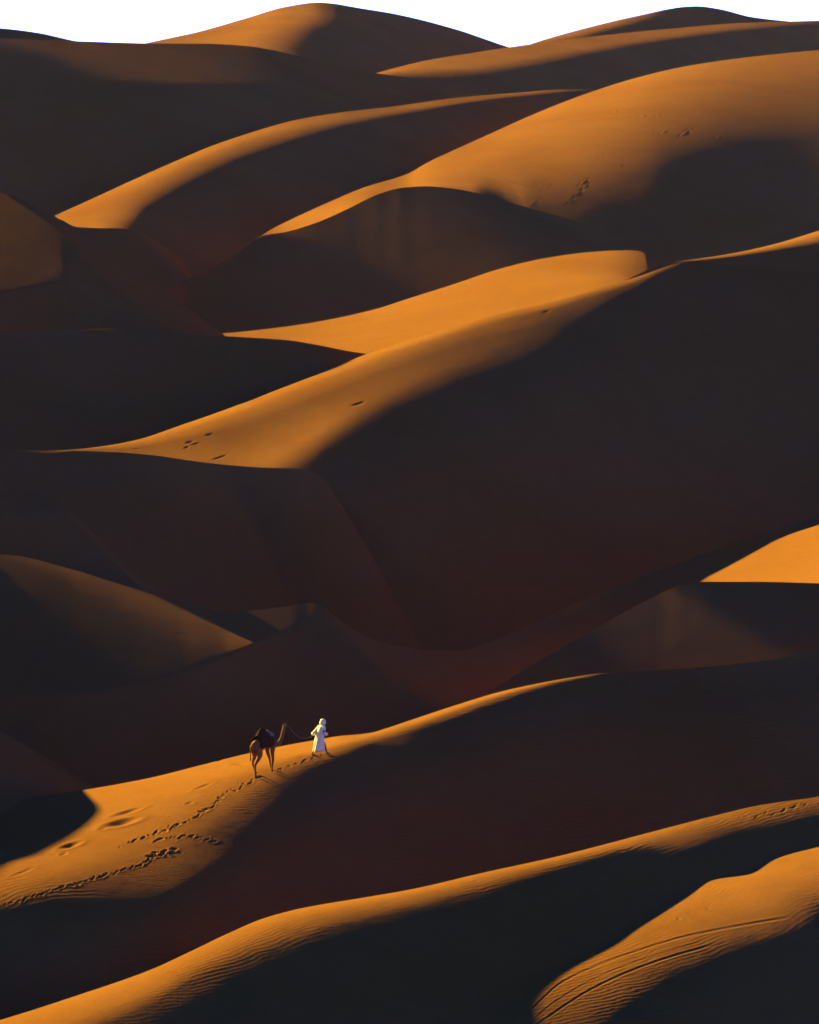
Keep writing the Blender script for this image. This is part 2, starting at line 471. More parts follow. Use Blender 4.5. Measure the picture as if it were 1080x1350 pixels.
E4 = [(-400, 590, -.1), (0, 600, -.1), (60, 602, -.05), (100, 604, .05), (150, 608, .1), (200, 616, .12), (250, 624, .14), (300, 630, .15), (350, 630, .15), (385, 618, .06), (415, 603, .01), (440, 584, .01), (475, 560, .01), (510, 541, .01), (540, 526, .01), (590, 506, .01), (640, 490, .01),
      (690, 471, .01), (730, 457, 0), (800, 427, -.04), (900, 380, -.12), (1080, 380, -.16), (1400, 350, -.16)]
E5 = [(x, y + 45, -.06 if x < 800 else l - .03) for x, y, l in E4]
dune('E', -300, 1380, [(-300, 285), (0, 310), (180, 330), (540, 372), (900, 400), (1080, 410), (1380, 425)],
     [(-400, 555, -.1), (0, 592, -.1), (60, 594, 0), (90, 593, .15), (130, 589, .3), (180, 580, .4), (240, 560, .44), (300, 539, .45), (360, 516, .45), (420, 493, .45), (480, 468, .45), (540, 448, .45), (600, 430, .38), (660, 413, .33), (720, 399, .28), (780, 383, .23),
      (840, 365, .25), (880, 351, .15), (900, 345.5, .08), (915, 345, -.05), (950, 349, -.12), (1000, 354, -.14), (1080, 358, -.15), (1400, 340, -.15)],
     [(-400, 560, -.1), (0, 593, -.1), (60, 595, -.02), (100, 593, .1), (130, 590.5, .2), (180, 584, .24), (240, 569, .25), (300, 550, .24), (420, 505, .23), (540, 460, .19), (660, 424, .11), (720, 410, .08), (780, 392, .05), (840, 372, .05), (880, 355, .03), (915, 348, -.08), (1000, 358, -.15), (1080, 361, -.15), (1400, 343, -.15)],
     [(-400, 563, -.1), (0, 594, -.1), (60, 596, -.03), (100, 593.5, .08), (150, 592, .12), (180, 590, .12), (240, 581, .12), (300, 566, .10), (360, 549, .10), (420, 526, .11), (480, 500, .11), (540, 479, .09), (600, 458, .07), (660, 441, .06), (720, 426, .04), (780, 406, .02), (840, 384, -.02), (900, 358, -.1), (1080, 366, -.16), (1400, 346, -.16)],
     [(-400, 570, -.1), (0, 595, -.1), (60, 596.5, -.04), (100, 594, .06), (150, 594, .11), (200, 597, .12), (240, 598, .15), (300, 603, .17), (350, 602, .22), (400, 581, .23), (440, 557, .19), (480, 533, .14), (540, 501, .1), (600, 476, .08), (660, 456, .05), (720, 440, .03), (780, 421, -.01), (900, 368, -.12), (1080, 370, -.16), (1400, 348, -.16)],
     E4, E5,
     [(-400, 640, -.25), (0, 650, -.25), (200, 670, -.28), (400, 690, -.28), (600, 620, -.24), (800, 520, -.22), (1080, 450, -.2), (1400, 420, -.2)],
     [(-400, 720, -.1), (0, 740, -.1), (200, 780, -.2), (400, 790, -.28), (600, 760, -.26), (800, 690, -.24), (1080, 600, -.22), (1400, 540, -.2)],
     [(-400, 800, -.1), (200, 830, -.1), (400, 860, -.18), (600, 880, -.2), (800, 800, -.2), (1080, 700, -.2), (1400, 640, -.2)])

dune('E2', -300, 600, [(-300, 285), (0, 300), (180, 310), (290, 314), (390, 315), (412, 316), (450, 335), (600, 440)],
     [(-400, 590, -.12), (0, 596, -.12), (60, 598, -.12), (100, 594.5, -.12), (150, 596, -.12), (200, 600, -.12), (250, 607, -.3), (300, 613, -.3), (350, 616.5, -.3), (400, 618, -.3), (430, 632, -.4), (470, 662, -.16), (520, 705, -.18), (600, 780, -.2)],
     [(-400, 640, -.2), (0, 660, -.2), (200, 680, -.3), (400, 680, -.42), (690, 920, -.42)],
     [(-400, 720, -.1), (0, 740, -.1), (200, 760, -.3), (400, 790, -.4), (690, 940, -.4)], occ=(-300, 410), chk=(-40, 395), dsm=6)
G0 = [(-400, 430, -.1), (0, 440, -.09), (60, 437, -.08), (100, 435.5, 0), (112, 434.8, .22), (130, 433.6, .3), (150, 433, .25), (165, 434, -.02), (180, 435, -.08), (230, 440.5, -.09), (270, 442, -.09), (330, 445, -.09), (380, 448.5, -.1), (420, 455, -.1), (460, 463, -.1), (490, 467.5, -.1), (520, 476, -.1)]
dune('G', -300, 520, [(-300, 346), (0, 358), (270, 368), (520, 382)],
     G0, [(x, y + 2.2, -.1) for x, y, l in G0], [(x, y + 40, -.15) for x, y, l in G0],
     [(-400, 500, -.24), (0, 505, -.2), (270, 510, -.24), (520, 530, -.24)],
     [(-400, 525, -.12), (0, 528, -.1), (150, 540, -.12), (270, 540, -.2), (520, 560, -.2)],
     [(-400, 560, -.2), (0, 565, -.25), (270, 570, -.2), (520, 590, -.2)])

dune('H', 790, 1380, [(790, 405), (880, 413), (1080, 437), (1380, 461)],
     [(790, 392, -.1), (840, 362, -.05), (880, 346.5, .02), (900, 343.5, .15), (920, 341, .25), (960, 335, .32), (1020, 322, .36), (1080, 304, .38), (1400, 200, .38)],
     [(790, 395, -.1), (840, 365, -.08), (880, 348, -.02), (900, 345.5, .0), (920, 344, .02), (960, 340, .02), (1020, 331, .02), (1080, 321, .02), (1400, 235, .02)],
     [(790, 400, -.15), (840, 370, -.15), (900, 350, -.15), (960, 347, -.15), (1020, 339, -.15), (1080, 330, -.15), (1400, 250, -.15)])

dune('F', 200, 930, [(200, 450), (260, 460), (540, 498), (720, 525), (830, 535), (930, 538)],
     [(200, 458, .3), (260, 443, .36), (320, 437, .4), (380, 430, .4), (440, 420, .4), (500, 406, .39), (540, 393, .38), (600, 374, .37), (660, 354, .36), (720, 340, .34), (780, 332, .3), (815, 330, .23), (835, 330, .16), (850, 332, .09), (860, 337, .02), (867, 344, -.05), (870, 348, -.15), (890, 370, -.2), (930, 410, -.2)],
     [(200, 475, .34), (320, 455, .37), (440, 438, .37), (540, 411, .36), (660, 372, .35), (720, 358, .33), (780, 350, .28), (815, 348, .21), (840, 349, .13), (855, 351, .06), (866, 356, -.03), (874, 362, -.12), (930, 420, -.2)],
     [(200, 520, .34), (440, 470, .36), (540, 440, .36), (660, 405, .35), (780, 380, .3), (840, 370, .18), (930, 440, -.2)], smooth=1.0)

dune('I', -100, 1380, [(-100, 500), (270, 545), (345, 560), (540, 640), (700, 750), (760, 775), (900, 790), (1080, 795), (1380, 810)],
     [(-100, 470, -.1), (0, 440, -.1), (100, 412, -.1), (200, 383, -.1), (270, 356, -.1), (310, 335, -.06), (335, 316, -.02), (345, 310, .15), (360, 301, .3), (380, 291, .36), (430, 268, .35), (480, 247, .36), (540, 228, .38), (560, 216, .38), (600, 197, .38), (640, 179, .38), (700, 152, .35), (760, 128, .32), (830, 105, .34), (900, 88, .26), (980, 76, .21), (1080, 66, .17), (1400, 50, .15)],
     [(-100, 474, -.12), (270, 359, -.12), (335, 319, -.04), (345, 311, .14), (380, 296, .35), (430, 277, .38), (480, 255, .35), (540, 236, .37), (600, 222, .28), (640, 216, .24), (700, 212, .21), (760, 200, .2), (830, 170, .17), (900, 145, .14), (980, 125, .11), (1080, 112, .1), (1400, 110, .08)],
     [(-100, 478, -.12), (270, 362, -.12), (335, 322, -.06), (345, 312, .14), (380, 304.5, .35), (420, 292, .37), (460, 274, .38), (500, 255, .35), (530, 247, .35), (560, 245, .35), (590, 248.5, .2), (640, 264, .08), (680, 273, .05), (740, 268, .05), (800, 250, .05), (860, 225, .04), (900, 210, .03), (1000, 190, .025), (1080, 185, .03), (1400, 180, .03)],
     [(-100, 482, -.15), (270, 367, -.14), (335, 327, -.1), (345, 316, -.1), (380, 330, .05), (420, 320, .06), (460, 302, .06), (500, 283, .06), (530, 275, .06), (560, 273, .06), (590, 277, .02), (640, 292, .0), (680, 296, -.01), (740, 300, .0), (800, 295, -.01), (900, 270, .0), (940, 260, .015), (1000, 255, .03), (1080, 255, .055), (1200, 253, .08), (1400, 250, .1)],
     [(-100, 520, -.18), (270, 400, -.2), (345, 360, -.1), (460, 335, -.1), (560, 312, -.1), (680, 325, -.12), (800, 330, -.1), (900, 315, -.08), (1000, 302, -.03), (1080, 298, .04), (1400, 290, .05)],
     [(-100, 560, -.2), (270, 440, -.22), (560, 360, -.22), (800, 350, -.2), (1000, 335, -.18), (1080, 325, -.15), (1400, 320, -.15)], hid=32, glo=1.8)

dune('I2', 150, 1000, [(150, 505), (270, 530), (345, 542), (560, 570), (740, 592), (1000, 650)],
     [(150, 410, -.12), (200, 386, -.12), (270, 359, -.12), (310, 338, -.12), (345, 311.5, .0), (380, 305, .006), (420, 292.5, .008), (460, 274.5, .009), (500, 255.5, .009), (530, 247.5, .008), (560, 245.5, .008), (590, 247.5, .007), (640, 257, .006), (680, 269, .004), (740, 286, .0), (800, 305, -.03), (860, 335, -.15), (920, 370, -.2), (1000, 410, -.2)],
     [(150, 450, -.15), (345, 345, -.02), (560, 320, .008), (740, 330, .005), (1000, 440, -.2)], smooth=1.0, occ=(150, 710), chk=(150, 720))
dune('K', -300, 300, [(-300, 400), (0, 410), (107, 412), (300, 412)],
     [(-400, 310, -.03), (-200, 268, .02), (-100, 250, .02), (-40, 246, .022), (0, 253, .016), (40, 268, .016), (80, 290, .0), (100, 306, -.1), (108, 313, -.25), (150, 342, -.3), (200, 376, -.3), (250, 408, -.3), (300, 445, -.3)],
     [(-400, 430, .02), (0, 384, .016), (50, 376, .016), (88, 366, .01), (96, 350, -.08), (103, 330, -.15), (108, 315, -.28), (300, 448, -.3)],
     [(-400, 436, -.3), (0, 388, -.32), (50, 380, -.32), (90, 371, -.32), (98, 355, -.32), (105, 335, -.32), (112, 320, -.3), (300, 450, -.3)],
     [(-400, 500, -.2), (0, 430, -.2), (300, 470, -.2)], chk=(-40, 100))

J3 = [(20, 323, -.05), (75, 303, 0), (100, 313, .05), (155, 314, .05), (170, 308, -.02), (190, 287, -.1), (220, 267, -.1), (260, 244, -.1), (310, 221, -.1), (360, 202, -.1), (420, 183, -.1), (480, 168, -.1), (540, 157, -.1), (620, 144, -.1), (700, 134, -.1), (770, 126, -.1), (830, 130, -.1)]
dune('J', 20, 830, [(20, 545), (75, 560), (280, 615), (540, 728), (700, 805), (775, 830), (830, 845)],
     [(20, 312, .1), (60, 290, .3), (75, 283, .36), (130, 258, .4), (180, 235, .42), (230, 213, .42), (280, 192, .42), (330, 175, .41), (390, 158, .38), (450, 148, .33), (520, 140, .27), (600, 129, .22), (680, 122, .17), (740, 118, .12), (775, 118, .05), (800, 120, -.05), (830, 126, -.1)],
     [(20, 312.5, .1), (75, 286, .33), (130, 277, .26), (180, 252, .23), (230, 227, .2), (280, 204, .18), (330, 185, .17), (390, 168, .16), (450, 155, .14), (540, 145, .1), (700, 124, .1), (775, 120, .03), (830, 127, -.1)],
     [(20, 313, .05), (75, 289, .33), (100, 299, .3), (130, 300, .24), (155, 299, .14), (170, 294, .05), (190, 273, .02), (220, 253, .02), (260, 231, .02), (310, 209, .02), (360, 191, .02), (420, 173, .02), (480, 159, .02), (540, 149, .02), (620, 136, .01), (700, 127, 0), (770, 121, 0), (830, 128, -.1)],
     J3, shifted(J3, 50, -.2), shifted(J3, 120, -.24))

dune('M', -300, 720, [(-300, 610), (0, 672), (280, 742), (400, 785), (560, 850), (720, 910)],
     [(-400, 135, -.08), (-250, 102, -.08), (-160, 84, -.08), (-60, 58, -.08), (0, 51, -.02), (100, 54, -.015), (200, 57, -.012), (270, 57.5, -.012), (320, 60, -.012), (360, 66, -.012), (400, 75, -.012), (450, 88, -.013), (500, 97, -.015), (560, 106, -.02), (640, 124, -.1), (720, 145, -.1)],
     [(-400, 110, -.07), (0, 110, -.025), (200, 105, -.02), (400, 110, -.02), (560, 120, -.03), (720, 160, -.1)],
     [(-400, 170, -.1), (0, 165, -.1), (200, 145, -.13), (400, 130, -.12), (560, 135, -.1), (720, 170, -.1)],
     [(-400, 240, -.3), (0, 225, -.28), (200, 185, -.26), (400, 160, -.2), (560, 150, -.12), (720, 180, -.1)])

dune('J2', -20, 330, [(-20, 500), (75, 515), (160, 530), (185, 540), (330, 600)],
     [(-20, 340, -.12), (40, 305, -.12), (75, 288, -.12), (100, 299, -.12), (130, 300.5, -.12), (160, 301, -.13), (180, 305, -.14), (210, 320, -.16), (250, 350, -.2), (330, 420, -.2)],
     [(-20, 380, -.15), (160, 340, -.2), (330, 450, -.2)], smooth=1.0, occ=(-20, 175), chk=(-20, 170))
P1 = [(400, 130, -.05), (450, 110, .1), (500, 97, .25), (560, 86, .26), (620, 78, .26), (700, 66, .25), (800, 53, .2), (900, 44, .14), (1000, 36, .09), (1080, 32, .04), (1400, 24, -.05)]
dune('P', 400, 1380, [(400, 800), (500, 830), (700, 930), (880, 1030), (1080, 1120), (1380, 1190)],
     [(400, 127, .1), (450, 109, .2), (500, 95, .32), (560, 80, .36), (620, 70, .36), (700, 58, .34), (780, 48, .3), (880, 38, .24), (980, 30, .17), (1080, 27, .09), (1400, 20, .03)],
     P1,
     [(400, 132, -.05), (450, 113, .02), (500, 101, .04), (560, 99, .05), (620, 95, .07), (700, 82, .08), (800, 66, .06), (900, 52, .03), (1000, 41, 0), (1080, 37, -.06), (1400, 30, -.08)],
     [(400, 135, -.1), (500, 108, -.08), (560, 108, -.06), (620, 106, -.04), (700, 96, -.04), (800, 78, -.06), (900, 64, -.08), (1000, 52, -.1), (1400, 44, -.1)],
     [(400, 180, -.15), (700, 125, -.14), (1080, 80, -.14), (1400, 70, -.14)])

dune('N', -300, 260, [(-300, 680), (260, 730)],
     [(-400, 22, -.1), (0, 37, -.1), (50, 43, -.1), (95, 53, -.1), (150, 63, -.1), (260, 85, -.1)],
     [(-400, 60, -.12), (260, 110, -.12)])
dune('Q', 140, 780, [(140, 800), (200, 830), (430, 930), (508, 955), (665, 1020), (780, 1040)],
     [(140, 70, .3), (200, 55, .34), (260, 42, .38), (320, 25, .41), (380, 8, .41), (420, 3, .34), (440, 4.5, .2), (455, 7, .03), (475, 10.5, -.1), (520, 18, -.12), (600, 38, -.12), (665, 60, -.12), (780, 95, -.12)],
     [(140, 72, .3), (260, 46, .33), (320, 32, .35), (380, 22, .28), (405, 22, .18), (430, 22, .06), (460, 22, -.06), (520, 30, -.12), (780, 105, -.12)],
     [(140, 75, .3), (260, 52, .32), (320, 45, .3), (360, 42, .2), (385, 42, .1), (415, 42, -.02), (450, 45, -.08), (520, 50, -.12), (780, 110, -.12)],
     [(140, 80, .3), (260, 62, .31), (320, 62, .25), (345, 62, .17), (370, 62, .08), (400, 62, -.03), (520, 70, -.12), (780, 120, -.12)])
dune('R', 640, 1250, [(640, 1020), (920, 1140), (1250, 1200)],
     [(640, 82, .2), (705, 56, .22), (760, 40, .24), (820, 25, .22), (850, 18.5, .14), (880, 12, .03), (905, 8.5, -.05), (920, 8, -.1), (950, 12, -.12), (990, 22, -.12), (1080, 32, -.12), (1250, 60, -.12)],
     [(640, 86, .15), (705, 60, .14), (760, 46, .15), (820, 32, .1), (850, 25, .05), (900, 18, -.05), (950, 20, -.12), (1080, 40, -.12), (1250, 70, -.12)],
     [(640, 95, 0), (705, 68, 0), (760, 55, -.02), (820, 42, -.05), (1080, 60, -.12), (1250, 80, -.12)])

BY = {d.name: d for d in DUNES}
ORDER = ['A', 'B', 'C2', 'C', 'D', 'E2', 'E', 'G', 'H', 'F', 'K', 'I2', 'I', 'J2', 'J', 'M', 'P', 'N', 'Q', 'R']
for i, k in enumerate(ORDER):
    d = BY[k]
    near = [BY[q] for q in ORDER[:i]]
    cr = np.array([q.crest_at(d.u) for q in near] + [np.full(len(d.u), 1395.0)])
    who = np.argmin(cr, axis=0)
    yn = np.min(cr, axis=0)
    ye = np.maximum(yn + 14, d.cy + 14)
    for j in range(1, len(ye)):
        ye[j] = max(ye[j], ye[j - 1] - 1.0 * STEP)
    for j in range(len(ye) - 2, -1, -1):
        ye[j] = max(ye[j], ye[j + 1] - 1.0 * STEP)
    nd = np.array([np.interp(d.u, q.u, q.D0) for q in near] + [np.zeros(len(d.u))])[who, np.arange(len(d.u))]
    fac = 1.0
    for it in range(4):
        d.solve(ye, yn)
        # keep a valley between this dune and the crest in front of it
        need = np.where(yn > d.cy + 6, (nd * 1.012 + 1.0) / d.at(yn + 9), 1.0)
        need = np.where((d.u > d.chk[0]) & (d.u < d.chk[1]), need, 1.0)
        need = np.maximum(need, 1.0)
        if need.max() < 1.004 or it == 3:
            break
        d.D0 = d.D0 * need.max()
        fac *= need.max()
    print(d.note, 'x', it + 1, 'moved %.3f' % fac, 'at %.0f' % d.u[np.argmax(np.where((d.u > d.chk[0]) & (d.u < d.chk[1]) & (yn > d.cy + 6), nd / d.at(yn + 9), 0))])
MATS = {'A': SAND_FIRST, 'B': SAND_NEAR, 'C': SAND_SOFT, 'C2': SAND_SOFT, 'F': SAND_MID}
SURF = {k: (BY[k].u.copy(), BY[k].Y.copy(), BY[k].D.copy()) for k in ('B',)}

rnd = random.Random(7)
for k, f in (('A', 2), ('B', 3), ('C', 2), ('E', 2), ('I', 2)):
    BY[k].refine(f)
def trail(d, pts, step, size, depth, jit=1.5, skip=0.0):
    xs = [p[0] for p in pts]; ys = [p[1] for p in pts]
    n = max(2, int(sum(math.hypot(xs[k + 1] - xs[k], ys[k + 1] - ys[k]) for k in range(len(xs) - 1)) / step))
    q = np.linspace(0, len(xs) - 1, n)
    for t in q:
        if rnd.random() < skip:
            continue
        x = np.interp(t, range(len(xs)), xs) + rnd.uniform(-jit, jit)
        y = np.interp(t, range(len(ys)), ys) + rnd.uniform(-jit, jit) * 0.7
        k = rnd.uniform(0.7, 1.2)
        d.pit(x, y, size * k * rnd.uniform(.9, 1.3), size * rnd.uniform(0.26, 0.42) * k, depth * k, rnd.uniform(-0.9, 0.3), 0.2)
        if rnd.random() < 0.5:
            d.pit(x + rnd.uniform(-6, 6), y + rnd.uniform(-2.5, 2.5), size * .5 * k, size * .25 * k, depth * .6 * k, rnd.uniform(-0.9, 0.3), 0.2)
b = BY['B']
trail(b, [(424, 996), (409, 1001), (394, 1005.5), (385, 1009), (369, 1014)], 8.5, 3.4, 0.085, 0.6)
trail(b, [(345, 1024), (325, 1033), (300, 1046), (287, 1056), (272, 1068), (260, 1076), (240, 1086), (227, 1091), (210, 1097), (197, 1102), (180, 1108), (160, 1117)], 5.0, 3.2, 0.085, 2.2, 0.12)
trail(b, [(205, 1108), (222, 1104), (245, 1103), (262, 1104), (282, 1110)], 5.0, 3.4, 0.09, 2.0)
trail(b, [(238, 1124), (215, 1127), (200, 1131), (185, 1140), (165, 1147), (130, 1157), (100, 1165), (65, 1175), (30, 1186), (-30, 1202)], 4.6, 3.4, 0.095, 1.8, 0.06)
trail(b, [(232, 1121), (205, 1126), (192, 1133)], 4.0, 4.2, 0.11, 3.5)
for x, y, rx, ry, dp, an in [(317, 1007, 10, 1.7, 0.10, -0.05), (268, 1037, 11, 1.5, 0.09, -0.35), (250, 1059, 5, 1.3, 0.07, -0.2), (168, 1071, 17, 2.2, 0.16, -0.28), (160, 1085, 20, 3.4, 0.26, -0.22), (93, 1115, 13, 2.6, 0.18, -0.28), (290, 1003, 6, 1.2, 0.06, 0),
                            (136, 1093, 6, 1.4, 0.07, -.2), (84, 1126, 5, 1.4, 0.07, -.2), (30, 1150, 14, 1.6, 0.05, -.35)]:
    b.pit(x, y, rx, ry, dp, an, 0.25)
a = BY['A']
a.groove([(655, 1352), (690, 1338), (740, 1296), (820, 1261), (900, 1236), (990, 1218), (1045, 1209)], 1.6, 0.013)
a.groove([(700, 1356), (715, 1346), (775, 1307), (840, 1277), (910, 1254), (945, 1245)], 1.6, 0.013)
a.groove([(690, 1356), (730, 1322), (800, 1283), (880, 1255), (930, 1240)], 1.1, 0.008)
trail(a, [(975, 1060 + 18), (1010, 1075), (1045, 1066), (1080, 1058)], 7, 4.0, 0.03, 4.0, 0.2)
for x, y, rx, ry, dp, an in [(793, 1160, 9, 1.6, .07, -.1), (800, 1165, 6, 1.3, .06, -.2), (895, 1212, 3, 1.2, .05, 0), (934, 1198, 3, 1, .04, 0), (628, 1162, 4, 1.0, .04, 0), (818, 1122, 5, 1.2, .04, 0)]:
    a.pit(x, y, rx, ry, dp, an)
c = BY['C']
for x, y, rx, ry, dp, an in [(234, 836, 6, 1.0, .07, -.15), (160, 876, 5, 1.0, .07, -.25), (990, 858, 18, 3, .3, -.2), (1005, 852, 14, 2, .2, -.3), (960, 868, 10, 2, .16, -.1), (682, 864, 6, 1.6, .12, 0), (1020, 846, 10, 2, .12, -.3)]:
    c.pit(x, y, rx, ry, dp, an)
e = BY['E']
for x, y, rx, ry, dp, an in [(250, 583, 5, 1.4, .15, -.2), (276, 573, 5, 1.4, .16, -.2), (246, 590, 4, 1.2, .12, -.3), (258, 585, 5, 1.2, .14, -.2), (287, 604, 7, 1.3, .14, -.25), (295, 601, 5, 1.2, .12, -.3), (471, 533, 8, 1.5, .15, -.25), (478, 530, 5, 1.2, .1, -.25), (180, 592, 4, 1, .08, 0), (720, 411, 5, 1.3, .12, -.3)]:
    e.pit(x, y, rx, ry, dp, an)
m_ = BY['I']
for x, y, rx, ry, dp, an in [(811, 147, 6, 1.7, -.34, -.25), (820, 152, 4, 1.2, -.2, -.2), (848, 153, 7, 1.8, -.4, -.25), (869, 152, 5, 1.5, -.32, -.3), (859, 173, 4, 1.4, -.28, -.3), (876, 174, 7, 1.8, -.36, -.35), (903, 176, 9, 2.0, -.4, -.5), (911, 170, 5, 1.4, -.28, -.3), (948, 181, 6, 1.8, -.34, .3), (955, 186, 5, 1.2, -.2, .1),
                            (793, 205, 6, 1.3, -.26, -.5), (818, 218, 5, 1.6, -.3, -.3), (770, 240, 9, 1.6, -.36, -.6), (772, 246, 7, 1.5, -.3, -.6), (762, 255, 9, 1.4, -.3, -.7), (752, 266, 8, 1.3, -.24, -.7), (722, 246, 10, 1.2, -.22, -.6), (703, 268, 12, 1.2, -.2, -.6), (838, 200, 5, 1.2, -.2, -.4), (785, 262, 4, 1.2, -.16, -.4)]:
    m_.pit(x, y, rx * 0.8, ry, dp, an, 0.5)

dune_objs = {}
for i, k in enumerate(ORDER):
    o = BY[k].build()
    o['kind'] = 'structure'
    dune_objs[k] = o

def on_dune(key, px, py):
    u, Y, DD = SURF[key]
    fi = (px - u[0]) / STEP
    i = int(fi); f = fi - i
    D = np.interp(py, Y[:, i], DD[:, i]) * (1 - f) + np.interp(py, Y[:, i + 1], DD[:, i + 1]) * f
    return Vector(((px - CX) / FPX * D, D, CAMZ - D * (py - HOR) / FPX))

# unseen steep dune left of the view, its crest shaped to shade the left end of the camel's dune
SHADE = [(0, 1149), (50, 1128), (90, 1106), (122, 1082), (133, 1068), (128, 1058), (100, 1052), (60, 1050)]
crest = [on_dune('B', x, y) + SUN * 26.0 for x, y in SHADE]
a0 = crest[0] + (crest[0] - crest[1]).normalized() * 30; a0.z = crest[0].z - 1.0
crest = [a0] + crest
e = (crest[-1] - crest[-2]); e.z = 0; e.normalize()
for d_, z_ in ((2.0, 1.0), (6, 3.2), (14, 7.5), (24, 12)):
    p = crest[len(SHADE)] + e * d_; p.z = crest[len(SHADE)].z - z_; crest.append(p)
cr = np.array([list(p) for p in crest])
sl = np.concatenate([[0], np.cumsum(np.linalg.norm(np.diff(cr[:, :2], axis=0), axis=1))])
ss = np.linspace(0, sl[-1], 160)
cr = np.stack([np.interp(ss, sl, cr[:, k]) for k in range(3)], 1)
cr = np.stack([gauss(cr[:, k], 1.0) for k in range(3)], 1)
tg = np.gradient(np.stack([gauss(cr[:, 0], 6), gauss(cr[:, 1], 6)], 1), axis=0)
tg /= np.linalg.norm(tg, axis=1, keepdims=True)
nrm = np.stack([tg[:, 1], -tg[:, 0]], 1)
dist = np.concatenate([-np.geomspace(26, 0.15, 24), [0], np.geomspace(0.15, 22, 24)])
rows = []
for w in dist:
    k = 0.62 if w > 0 else 0.36
    p = cr.copy(); p[:, :2] += nrm * w; p[:, 2] -= k * abs(w)
    rows.append(p)
o = grid_mesh('dune', np.array(rows)[::-1], SAND)
o['kind'] = 'structure'

# the plain the dunes stand on
me = bpy.data.meshes.new('ground')
S = 3900
me.from_pydata([(-S, -S, 28), (S, -S, 28), (S, S, 28), (-S, S, 28)], [], [(0, 1, 2, 3)])
me.materials.append(SAND)
g = bpy.data.objects.new('ground', me)
g['kind'] = 'structure'
sc.collection.objects.link(g)

# ------------------------------------------------------------------ air
hz = bpy.data.materials.new('dusty_air')
hz.use_nodes = True
hn = hz.node_tree
hn.nodes.remove(hn.nodes['Principled BSDF'])
pv = hn.nodes.new('ShaderNodeVolumePrincipled')
pv.inputs['Color'].default_value = (0.95, 0.76, 0.68, 1)
pv.inputs['Density'].default_value = 0.75e-5
pv.inputs['Anisotropy'].default_value = 0.0
hn.links.new(pv.outputs[0], hn.nodes['Material Output'].inputs['Volume'])
hm = bpy.data.meshes.new('haze')
bm = bmesh.new(); bmesh.ops.create_cube(bm, size=1.0); bm.to_mesh(hm); bm.free()
hm.materials.append(hz)
ho = bpy.data.objects.new('haze', hm)
ho['kind'] = 'stuff'
ho.location = (0, 0, (27 + 115) / 2)
ho.scale = (8000, 8000, 115 - 27)
sc.collection.objects.link(ho)

# ------------------------------------------------------------------ figures
def link(o, parent=None):
    sc.collection.objects.link(o)
    if parent is not None:
        o.parent = parent
    return o

def skin_mesh(name, chains, mat, level=2):
    """chains: lists of (x, y, z, radius or (rx, ry)); points that coincide are joined into one skeleton"""
    pts, rad, edges, key = [], [], [], {}
    for ch in chains:
        prev = None
        for p in ch:
            k = tuple(round(v, 4) for v in p[:3])
            if k not in key:
                key[k] = len(pts); pts.append(p[:3]); rad.append(p[3] if isinstance(p[3], tuple) else (p[3], p[3]))
            i = key[k]
            if prev is not None and prev != i:
                edges.append((prev, i))
            prev = i
    me = bpy.data.meshes.new(name + '_bones')
    me.from_pydata(pts, edges, [])
    ob = bpy.data.objects.new(name, me)
    sc.collection.objects.link(ob)
    md = ob.modifiers.new('skin', 'SKIN'); md.use_smooth_shade = True; md.branch_smoothing = 0.6
    sv = me.skin_vertices[0].data if me.skin_vertices else None
    if sv is None:
        bpy.context.view_layer.objects.active = ob
        bpy.ops.object.mode_set(mode='EDIT'); bpy.ops.mesh.select_all(action='SELECT')
        bpy.ops.mesh.customdata_skin_add(); bpy.ops.object.mode_set(mode='OBJECT')
        sv = me.skin_vertices[0].data
    for i, r in enumerate(rad):
        sv[i].radius = r
    sv[0].use_root = True
    sb = ob.modifiers.new('sub', 'SUBSURF'); sb.levels = level; sb.render_levels = level
    dg = bpy.context.evaluated_depsgraph_get()
    dg.update()
    out = bpy.data.meshes.new_from_object(ob.evaluated_get(dg))
    bpy.data.objects.remove(ob)
    out.name = name
    out.materials.clear(); out.materials.append(mat)
    for p in out.polygons:
        p.use_smooth = True
    return out

def loft(rings, close_top=False, close_bottom=False):
    v, f = [], []
    n = len(rings[0])
    for r in rings:
        v += r
    for a in range(len(rings) - 1):
        for b in range(n):
            c = (b + 1) % n
            f.append((a * n + b, a * n + c, (a + 1) * n + c, (a + 1) * n + b))
    if close_top:
        f.append(tuple(range(n - 1, -1, -1)))
    if close_bottom:
        f.append(tuple((len(rings) - 1) * n + k for k in range(n)))
    return v, f

def mesh_from(name, parts, mat):
    v, f = [], []
    for pv, pf in parts:
        o = len(v); v += pv; f += [tuple(i + o for i in q) for q in pf]
    me = bpy.data.meshes.new(name)
    me.from_pydata([tuple(p) for p in v], [], f)
    me.materials.append(mat)
    for p in me.polygons:
        p.use_smooth = True
    bm = bmesh.new(); bm.from_mesh(me); bmesh.ops.recalc_face_normals(bm, faces=bm.faces); bm.to_mesh(me); bm.free()
    return me

def tube(path, radii, n=10):
    rings = []
    for i, p in enumerate(path):
        p = Vector(p)
        t = (Vector(path[min(i + 1, len(path) - 1)]) - Vector(path[max(i - 1, 0)])).normalized()
        a = t.cross(Vector((0, 0, 1)) if abs(t.z) < 0.9 else Vector((1, 0, 0))).normalized(); b = t.cross(a)
        rings.append([tuple(p + a * math.cos(2 * math.pi * k / n) * radii[i] + b * math.sin(2 * math.pi * k / n) * radii[i]) for k in range(n)])
    return loft(rings, True, True)

